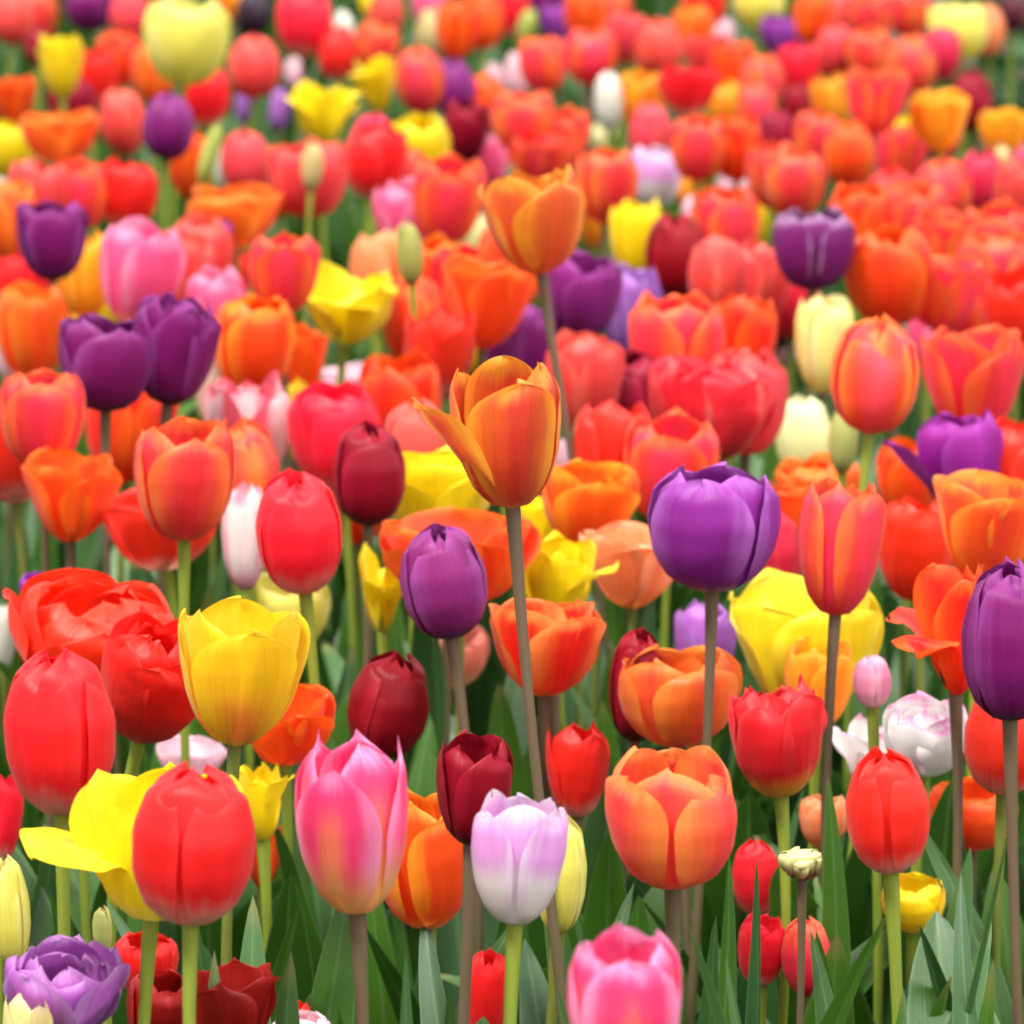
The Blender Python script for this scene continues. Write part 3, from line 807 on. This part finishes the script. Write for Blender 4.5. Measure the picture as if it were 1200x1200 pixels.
942 512 56 80 E cream yaw=10 | cream white closed tulip beside a green bud, right of centre
988 514 35 84 B budg2 k=.97 | pointed green bud with reddish slit beside the cream tulip
1105 540 146 106 C purp yaw=30 fang=-78 fa=38 flare=2 | purple tulip with one long splayed petal, right side
837 617 160 156 C violet yaw=-20 stem=brown k=.9 | big violet purple cup, largest purple bloom right of centre
958 572 92 80 D orange | shaggy orange tulip behind the tall coral one on the right
988 640 104 168 C coral yaw=38 stem=brown k=.95 | tall coral tulip with orange edges beside the yellow bloom
1158 618 120 130 O coralo yaw=10 | large orange coral tulip behind the purple tulip at right edge
1192 556 42 56 C red | small red tulip at the right edge under the splayed purple bloom
921 402 30 40 E lpink | small pale pink tulip in shade near the creamy yellow one
870 402 32 60 C ored | orange red sliver behind the green stems above the ruffled red bloom
190 618 128 98 O red yaw=20 | open red tulip low behind the large pink coral cup
52 694 62 54 C vio keep=1 | small violet tulip low behind the ruffled red double bloom
106 742 204 156 D redb pitch=10 | ruffled bright red double tulip behind the big red egg at left
190 790 150 168 D redb tilt=16 pitch=14 | wide red tulip with folded petals beside the yellow cup
70 856 134 204 E red yaw=-25 stem=green k=.94 | big red egg tulip at the left edge, on a pale green stem
287 786 158 184 G yelf tilt=4 yaw=14 stem=olive k=.95 | big golden yellow cup flushed with orange at its base
335 716 96 86 C pyel | pale yellow tulip behind the golden yellow cup and red egg's stem
335 846 122 108 O ored | orange tulip under the golden yellow cup with a petal spread out
226 888 88 56 O lpink | pale pink tulip showing above the front red egg tulip
4 746 28 80 E white | white tulip cut by the left edge above the big red egg
22 746 36 76 C orange | orange tulip behind the left rim of the big red egg
540 652 172 112 O ored2 yaw=5 | wide orange red tulip behind the purple egg at centre
664 676 124 116 L yel yaw=0 ops=.7/.8/.8/1.9/.7/.9 | yellow tulip with jagged petals beside the tall bronze stem
452 690 64 110 L yel yaw=0 | yellow tulip with a curled petal behind the purple egg
520 681 106 140 E pur4 yaw=8 stem=brown k=.92 | purple egg-shaped tulip on a brown stem below the central bronze bloom
738 662 108 98 O peach yaw=15 | peach orange tulip behind the big violet cup's left edge
455 826 100 132 E mar2 yaw=30 tilt=12 | dark maroon tulip leaning over the pink bloom
530 766 90 82 C peachp yaw=20 | peach pink tulip with a pale base behind the purple egg's stem
641 756 142 126 O ored3 yaw=28 | wide bright orange red tulip crossed by the tall bronze stem
748 802 72 138 E mar | maroon tulip half hidden behind the coral cup right of centre
826 752 74 112 T lilac yaw=50 | lilac petal-like tulip hanging below the big violet cup
797 815 150 124 C coralo2 yaw=22 k=.98 | coral orange cup standing above the front salmon orange egg
556 922 94 140 C mar2 yaw=25 stem=brown k=.90 | dark crimson tulip with wrapped petals over the white tulip
677 899 78 122 T red yaw=20 stem=brown | red tulip with pointed tips on a brown stem before the salmon orange egg
786 958 160 174 C salmon yaw=60 stem=brown k=.93 | large salmon orange egg tulip, below the coral orange cup
910 650 60 108 E hot stem=green | rose red tulip squeezed between the big violet cup and tall coral one
944 750 186 176 L yel2 yaw=20 k=1.12 ops=.75/1.1/1.2/.9/1.2/.6 | large yellow tulip with open petals below the tall coral one
960 800 84 112 C tang yaw=35 | golden orange tulip against the large open yellow bloom
1072 642 84 116 C redb | red tulip in shade between tall coral and large orange coral ones
1100 738 125 165 L ored yaw=20 ops=.9/.9/2.1/.9/1.2/2.4 | orange tulip with thin twisted petals left of the right-edge purple one
1182 748 116 198 E pur yaw=8 k=.93 | tall deep purple tulip cut by the right edge
1178 862 100 144 E red yaw=30 stem=olive | red tulip beneath the deep purple one at the right edge
1022 798 46 66 E pinkb keep=1 | small pink and white bud beside the brown stem of the tall coral one
911 862 120 150 D redy yaw=20 | red double tulip with yellow base behind the salmon orange egg
1084 860 106 104 D wpink pitch=6 k=.94 | white double tulip with pink-edged petals behind the front red egg at right
1040 949 102 156 E red yaw=58 stem=green k=.92 | upright red egg tulip in front of the white double bloom
227 988 150 200 E red yaw=55 stem=green k=.92 | large red egg tulip in front of spread yellow petals, lower left
6 956 46 110 C red | red tulip cut by the left edge under the big red egg
155 985 270 205 L yelr yaw=0 ops=.8/.8/1.25/.7/.9/2.25 | spread yellow tulip with long drooping petals behind the front red egg
312 940 70 100 L yel yaw=0 ops=.7/.8/.8/1.6/.7/.9 | yellow tulip strip between the front red egg and pink bloom
10 1066 52 134 E pyel | pale yellow tulip cut by the left edge above the lilac double bloom
80 1156 154 130 D lilacd k=.95 pitch=14 | lilac purple double tulip in the bottom left corner
34 1206 62 104 T creamt k=.88 | cream yellow pointed petals in front of the lilac double bloom
120 1089 24 60 B budg2 k=1.05 | small yellow green bud beside the spread yellow tulip
170 1128 82 80 C red | red tulip low behind the pale stem of the front red egg
192 1184 92 104 C dred k=.97 | dark red tulip at the bottom edge beside the lilac double bloom
272 1178 116 118 L dred k=.97 ops=.8/.9/.9/1.25/.8/1.2 | dark red open tulip with pointed petals at the bottom edge
310 1000 62 86 L ored | orange tulip curling out behind the front red egg
347 1192 34 44 C red | small red tulip at the bottom edge near a pale pink one
352 1212 78 60 C lpink | pale pink tulip rim just showing at the bottom edge
412 962 138 226 T pink2 yaw=-24 stem=brown k=.94 tilt=-3 | tall pink tulip with a yellow base and pointed side petals at the front
497 1003 126 178 C orange2 yaw=35 k=1.08 | orange tulip with yellow flames between the tall pink and white ones
609 1004 118 164 C lpinkw yaw=60 stem=green k=.91 | white tulip flushed with lilac pink at the front centre
658 1024 62 144 E pyel | pale yellow tulip right behind the flushed white tulip
732 1182 140 210 C pink2 yaw=10 k=.9 | pink tulip with orange flame cut by the bottom edge
572 1168 58 120 T red | red tulip with three pointed tips at the bottom, beside the flushed white one
938 1012 54 44 W wilt | wilted cream and brown curled tulip among the stems, lower right
1140 952 108 92 C ored yaw=0 | orange tulip in shade behind the upright red egg at right
886 1028 60 96 E red k=1.12 | narrow red tulip behind stems under the salmon orange egg
893 1112 60 92 C red k=1.14 | red tulip behind a broad upright leaf at lower right
945 1120 62 98 E redc k=1.13 | red tulip behind a slanting leaf at lower right
966 962 60 66 C peach k=1.1 | small peach tulip behind a leaf below the red double bloom
1070 1058 78 74 C yel k=1.14 | little yellow tulip among the stems at the lower right
1004 878 84 92 L wpink ops=.8/.7/1.9/.7/.7/1.6 | white tulip with splayed narrow petals, directly before the pink-edged white double
1165 322 62 82 C coral | coral tulip between the narrow rose one and right-edge pinkish red
1010 262 58 74 C ored | orange red tulip between the dark purple cup and red egg
1075 262 54 70 C coral | coral tulip filling the gap below the pink coral egg
905 205 50 66 C coral | coral tulip between the lilac pink bloom and dark purple cup's coral neighbour
600 315 56 80 C ored | orange red tulip under the upper bronze goblet's base, left of its stem
545 340 54 78 C red | red tulip between the wide orange red one and the large green bud
770 60 44 60 C ored | orange red tulip behind the hot coral pink one at top
235 300 54 74 C cred | coral red tulip between the bright pink bloom and coral cup
470 208 50 70 C coral | coral tulip between the hot pink pointed bloom and candy pink
640 622 70 84 O yel | yellow tulip filling the gap beside the central bronze bloom's upper stem
875 470 62 84 C cred | rose coral tulip behind the ruffled red one above the big purple cup
930 610 70 92 O ored | orange red tulip behind the big violet cup and tall coral one
1065 560 70 90 C ored | orange red tulip below the splayed purple bloom at right
420 590 64 90 C ored | orange red tulip behind the maroon egg, left of the purple egg
150 500 64 86 C ored | orange red tulip between the left coral cup and large pink coral cup
470 470 60 80 C ored | orange red tulip under the golden orange sliver left of centre
"""
GROUP = {'red': 'red tulips in the bed', 'cred': 'coral red tulips in the bed', 'coral': 'coral tulips in the bed', 'ored': 'orange red tulips in the bed',
         'orange': 'orange tulips in the bed', 'tang': 'golden orange tulips in the bed', 'yel': 'yellow tulips in the bed', 'pyel': 'pale yellow tulips in the bed',
         'pur': 'purple tulips in the bed', 'vio': 'violet tulips in the bed', 'lil': 'lilac tulips in the bed', 'mar': 'maroon tulips in the bed',
         'dred': 'dark red tulips in the bed', 'dark': 'maroon tulips in the bed', 'black': 'maroon tulips in the bed', 'pink': 'pink tulips in the bed', 'hot': 'rose red tulips in the bed',
         'lpink': 'pale pink tulips in the bed', 'white': 'white tulips in the bed', 'wpink': 'white tulips in the bed', 'cream': 'cream tulips in the bed', 'peach': 'peach tulips in the bed',
         'bronze': 'bronze orange tulips in the bed', 'salmon': 'coral tulips in the bed', 'dusty': 'coral tulips in the bed', 'stripe': 'pale pink tulips in the bed', 'wilt': 'cream tulips in the bed'}
def group_of(c, style):
    if style == 'B': return 'tulip buds in the bed'
    for k in sorted(GROUP, key=len, reverse=True):
        if c.startswith(k): return GROUP[k]
    return 'tulips in the bed'

H0 = {'E': .071, 'C': .070, 'G': .074, 'O': .060, 'L': .066, 'D': .068, 'B': .050, 'T': .076, 'W': .03}
ents = []
for line in TABLE.strip().splitlines():
    left, label = line.split('|')
    t = left.split()
    e = dict(px=float(t[0]), py=float(t[1]), w=float(t[2]), h=float(t[3]), style=t[4], colour=t[5], label=label.strip())
    for o in t[6:]:
        k, v = o.split('=')
        e[k] = v if k == 'stem' else [float(q) for q in v.split('/')] if k == 'ops' else float(v)
    if t[4] == 'B': e['stem'] = e.get('stem', 'green')
    behind = 1.0
    if e['style'] not in 'BWDL' and 'keep' not in e and e['py'] < 560:      # a bloom that only shows in part is still a whole bloom
        full = (57 + .12 * e['py']) * (1.04 if e['style'] in 'ECG' else .82)
        pale = e['colour'] in ('lpink', 'white', 'cream', 'lilac', 'lpinkw', 'tang', 'creamy', 'peachw', 'vio', 'dark', 'yel', 'pink')
        if pale: full = min(full, 1.15 * e['h'])
        if e['h'] < full:
            if e['h'] < (.8 if not pale else .9) * full: behind = 1.035
            e['h'] = full
        wf = e['h'] * (.76 if e['style'] == 'E' else .86)
        if pale: wf = min(wf, 1.1 * e['w'])
        if e['w'] < wf: e['w'] = .35 * e['w'] + .65 * wf
    if len(t) <= 7 and 'k' not in e and 'stem' not in e and 'keep' not in e and 240 < e['py'] < 725 and e['style'] not in 'B' and not (e['style'] == 'L' and len(t) > 6):
        e['w'] *= 1.13; e['h'] *= 1.10; behind *= 1.015      # the half hidden blooms reach on behind their neighbours
    sx, sz = slope(e['px'], e['py'])
    dp = (CAM_Z - .45) / -sz
    ds = FPX * H0[e['style']] / e['h']
    d = dp ** .72 * ds ** .28
    if e['style'] in 'BW' or 'keep' in e: d = dp * 1.02
    d *= e.get('k', 1.0) * behind
    zlo, zhi = .33, .64
    d = min(max(d, (CAM_Z - zhi) / -sz), (CAM_Z - zlo) / -sz)
    e['d'] = d; e['sx'] = sx; e['sz'] = sz
    e['dlo'] = (CAM_Z - zhi - .03) / -sz; e['dhi'] = (CAM_Z - .24) / -sz
    ents.append(e)

# keep neighbouring heads and stems clear of each other: slide them along their rays, order kept
n = len(ents)
D = np.array([e['d'] for e in ents]); SX = np.array([e['sx'] for e in ents]); SZ = np.array([e['sz'] for e in ents])
PW = np.array([e['w'] for e in ents]); PH = np.array([e['h'] for e in ents])
LO = np.array([e['dlo'] for e in ents]); HI = np.array([e['dhi'] for e in ents])
order0 = np.sign(D[:, None] - D[None, :] + 1e-9 * (np.arange(n)[:, None] - np.arange(n)[None, :]))
for it in range(240):
    X = SX * D; Z = CAM_Z + SZ * D
    Rr = PW / FPX * D / 2; Hh = PH / FPX * D
    dx = X[:, None] - X[None, :]; dd = D[:, None] - D[None, :]; dz = np.abs(Z[:, None] - Z[None, :])
    heads = dz < .5 * (Hh[:, None] + Hh[None, :]) * .95
    zlow = Z[:, None] < Z[None, :]
    need = np.where(heads, .80 * (Rr[:, None] + Rr[None, :]), np.where(zlow, Rr[:, None], Rr[None, :]) + .006)
    needd = np.sqrt(np.maximum(need ** 2 - dx ** 2, 0))
    lack = needd - dd * order0
    np.fill_diagonal(lack, 0)
    lack = np.where((np.abs(dx) < need), np.maximum(lack, 0), 0)
    push = (lack * order0).sum(1) / np.maximum((lack > 0).sum(1), 1)
    D = np.clip(D + push * .35, LO, HI)
for e, d in zip(ents, D): e['d'] = float(d)

BROWN = ('pur', 'mar', 'vio', 'bronze', 'coral', 'salmon', 'lilac', 'dark', 'ored')
for e in ents:
    d = e['d']
    e['pos'] = at(e['px'], e['py'], d)
    e['rad'] = e['w'] / FPX * d / 2
    e['Hpx'] = e['h'] / FPX * d
    e['H'] = e['Hpx'] * {'O': .85, 'L': .95, 'G': .93}.get(e['style'], .97)
    e['dep'] = math.atan(-e['sz'])
    e['yaw'] = R(e['yaw']) if 'yaw' in e else R(rng.choice([0, 60]) + rng.uniform(-28, 28))
    e['tilt'] = R(e['tilt']) if 'tilt' in e else R(rng.normal(0, 3.5))
    e['pitch'] = R(e['pitch']) if 'pitch' in e else R(rng.normal(1, 3))
    e['lean'] = e.get('lean', rng.normal(0, .012) - math.sin(e['tilt']) * .06)
    e['leany'] = rng.uniform(0, .018)
    if 'stem' not in e:
        e['stem'] = rng.choice(['brown', 'olive', 'green'], p=[.5, .3, .2]) if e['colour'].startswith(BROWN) else rng.choice(['green', 'olive', 'brown'], p=[.55, .35, .1])
    e['srad'] = {'B': .0023, 'W': .0019}.get(e['style'], .0028)
    e['group'] = group_of(e['colour'], e['style'])
    build_tulip(e)

# leaves: two or three to a plant, rising from the foot of its stem
def plant_leaves(e):
    k = 3 if e['d'] < 3.6 else 2
    for q in range(k):
        a = rng.uniform(0, 2 * math.pi)
        L = rng.uniform(.25, .39)
        out = rng.uniform(.04, .15)
        zt = min(L, max(.16, e['pos'].z - e['Hpx'] * .5 - .03))
        p0 = Vector((.004 * math.cos(a), .004 * math.sin(a), rng.uniform(.0, .03)))
        p2 = Vector((out * math.cos(a), out * math.sin(a), zt * rng.uniform(.82, 1.06)))
        p1 = Vector((out * .25 * math.cos(a), out * .25 * math.sin(a), zt * rng.uniform(.5, .75)))
        leaf_mesh(p0, p1, p2, rng.uniform(.034, .066), a + math.pi / 2, rng.uniform(-1.1, 1.1), LEAF[int(rng.random() < .4)], e['root'], fold=rng.uniform(.25, .9), taper=rng.uniform(.42, .68))
for e in ents: plant_leaves(e)

# the leaves that stand out low in the picture: tip x, tip y, foot x, width px, distance
SHOWN = [(878, 1066, 862, 44, 2.02), (968, 1030, 905, 46, 2.12), (966, 912, 1000, 34, 2.35), (1117, 942, 1114, 14, 2.05), (1062, 1128, 1085, 70, 2.3),
         (1052, 1166, 1035, 40, 1.98), (1196, 985, 1165, 52, 2.4), (1158, 1118, 1100, 40, 2.0), (1010, 1120, 1005, 44, 2.1), (667, 1084, 632, 48, 1.98),
         (457, 1122, 476, 30, 2.0), (505, 1085, 486, 56, 2.3), (430, 1080, 424, 40, 2.3), (396, 1040, 372, 62, 2.3), (330, 1010, 345, 66, 2.5), (704, 950, 718, 62, 2.5),
         (757, 660, 716, 34, 2.85), (822, 1060, 818, 36, 2.2), (300, 1040, 310, 46, 2.3), (425, 712, 446, 46, 2.9), (240, 1090, 262, 46, 2.3), (1085, 1040, 1120, 46, 2.5),
         (590, 830, 604, 40, 2.9), (480, 860, 500, 44, 2.7), (870, 1120, 845, 40, 2.4), (100, 1030, 112, 44, 2.4), (90, 960, 60, 50, 2.6), (1000, 1040, 1000, 30, 2.4),
         (548, 1100, 560, 50, 2.2), (735, 1100, 748, 48, 2.15),
         (905, 1005, 880, 34, 2.2), (1085, 1100, 1060, 54, 2.15), (1135, 1060, 1140, 50, 2.3), (1180, 1075, 1200, 44, 2.0), (985, 1075, 965, 40, 2.2), (935, 1150, 925, 36, 1.92),
         (845, 1010, 838, 26, 2.25), (700, 1050, 690, 52, 2.3), (640, 1120, 625, 26, 2.1), (520, 1140, 505, 40, 2.0), (385, 1150, 372, 44, 2.0), (330, 1120, 322, 52, 2.05),
         (440, 1000, 452, 50, 2.5), (285, 1080, 268, 56, 2.2), (240, 1130, 236, 40, 2.05), (60, 1075, 40, 40, 2.3), (110, 960, 128, 50, 2.6), (55, 930, 40, 44, 2.6),
         (600, 760, 590, 44, 3.0), (700, 820, 716, 50, 2.8), (560, 860, 572, 30, 2.7), (470, 800, 452, 44, 3.0), (390, 760, 378, 44, 3.0), (30, 600, 20, 40, 3.4), (95, 620, 110, 44, 3.4), (240, 680, 262, 44, 3.2), (150, 690, 165, 50, 3.2)]
for tx, ty, bx, wpx, d in SHOWN:
    tip = at(tx, ty, d)
    foot = at(bx, 1200, d)
    host = min((e for e in ents if abs(e['base'].y - d) < .8), key=lambda e: (e['base'].x - foot.x) ** 2 + (e['base'].y - d) ** 2)
    b = host['base']
    leaf_mesh(Vector((0, 0, .01)), Vector((foot.x - b.x, d - b.y, tip.z * .42)), tip - b, (wpx * 1.25 if wpx > 25 else wpx) / FPX * d * 1.12, rng.uniform(-.9, .9), rng.uniform(-.6, .6),
              LEAF[int(rng.random() < .4)], host['root'], fold=rng.uniform(.25, .8), taper=rng.uniform(.5, .66))

# the mass of leaves nobody could count, over the soil under and around the blooms
def leaf_mass():
    vs_, fs_, us_ = [], [], []
    cnt = 0
    while cnt < 5600:
        y = 1.75 + (11.5 - 1.75) * rng.random() ** .8
        hw = .45 + y * .18
        x = rng.uniform(-hw, hw)
        if y > 6.6 and x > .66 + (y - 7) * .02: continue
        L = rng.uniform(.17, .33)
        if y < 2.05: L *= .8
        a = rng.uniform(0, 6.28); out = rng.uniform(.03, .12)
        p0 = Vector((x, y, -.01)); p2 = Vector((x + out * math.cos(a), y + out * math.sin(a), L)); p1 = Vector((x + .3 * out * math.cos(a), y + .3 * out * math.sin(a), L * .6))
        w0 = rng.uniform(.026, .05); f0 = a + math.pi / 2; tw = rng.uniform(-.9, .9)
        b = len(vs_)
        nt, ns = 7, 3
        for j in range(nt):
            q = j / (nt - 1)
            P_ = p0 * (1 - q) ** 2 + p1 * 2 * q * (1 - q) + p2 * q * q
            w = w0 * .5 * math.sin(math.pi * (q * .86 + .14)) ** .8
            aa = f0 + tw * q
            for i in range(ns):
                u = i - 1
                vs_.append((P_.x + math.cos(aa) * u * w - math.sin(aa) * abs(u) * w * .3, P_.y + math.sin(aa) * u * w + math.cos(aa) * abs(u) * w * .3, P_.z)); us_.append((i / 2, q))
        fs_ += [tuple(b + k for k in fc) for fc in grid_faces(ns, nt)]
        cnt += 1
    o = mesh_obj('foliage', vs_, fs_, us_, LEAF[0])
    o['kind'] = 'stuff'
    o['label'] = 'dense green tulip leaves covering the soil under the blooms'
leaf_mass()

# the green shrub past the end of the bed
def shrub():
    root = bpy.data.objects.new('shrub', None); col.objects.link(root)
    c = at(1188, 150, 7.6); root.location = (c.x + .12, c.y + .1, 0)
    root['label'] = 'dark green leafy shrub at the top right corner behind the tulips'; root['category'] = 'shrub'
    v, f, uv = [], [], []
    for i in range(1500):
        p = rng.normal(0, 1, 3); p /= np.linalg.norm(p)
        lump = 1 + .16 * math.sin(5 * p[0] + 1) * math.cos(4 * p[1]) + .12 * math.sin(9 * p[2])
        rr = (.55 + .45 * rng.random() ** .4) * lump
        q = Vector((p[0] * .30 * rr, p[1] * .28 * rr, .22 + p[2] * .24 * rr))
        if q.z < .01: continue
        L = rng.uniform(.03, .055); W = L * .38
        d1 = Vector(rng.normal(0, 1, 3)); d1.z = abs(d1.z) * .5 - .1; d1 += Vector(p) * .9; d1.normalize()
        s = d1.cross(Vector(rng.normal(0, 1, 3))).normalized(); nn = d1.cross(s)
        b = len(v)
        for (a_, w_) in ((0, .1), (.35, 1), (.7, .8), (1, .02)):
            for u in (-1, 0, 1):
                v.append(q + d1 * L * a_ + s * W * w_ * u + nn * (abs(u) * W * .3 - L * .15 * a_ * a_)); uv.append(((u + 1) / 2, a_))
        f += [tuple(b + k for k in fc) for fc in grid_faces(3, 4)]
    mesh_obj('foliage', v, f, uv, leaf_material('shrub_leaf', (.02, .075, .02), (.045, .14, .04)), root)
    v, f = [], []
    for k in range(7):
        a = k * .9; b = len(v)
        for j in range(4):
            q = j / 3
            for m in range(5):
                g_ = m * math.pi * .4
                v.append((math.cos(a) * .14 * q + .007 * (1 - .6 * q) * math.cos(g_), math.sin(a) * .14 * q + .007 * (1 - .6 * q) * math.sin(g_), .3 * q))
        for j in range(3):
            for m in range(5):
                f.append((b + j * 5 + m, b + j * 5 + (m + 1) % 5, b + j * 5 + 5 + (m + 1) % 5, b + j * 5 + 5 + m))
    mesh_obj('branches', v, f, None, plain('bark', (.08, .055, .035), .9), root)
shrub()
print('tulips', len(ents), 'd', min(e['d'] for e in ents), max(e['d'] for e in ents))
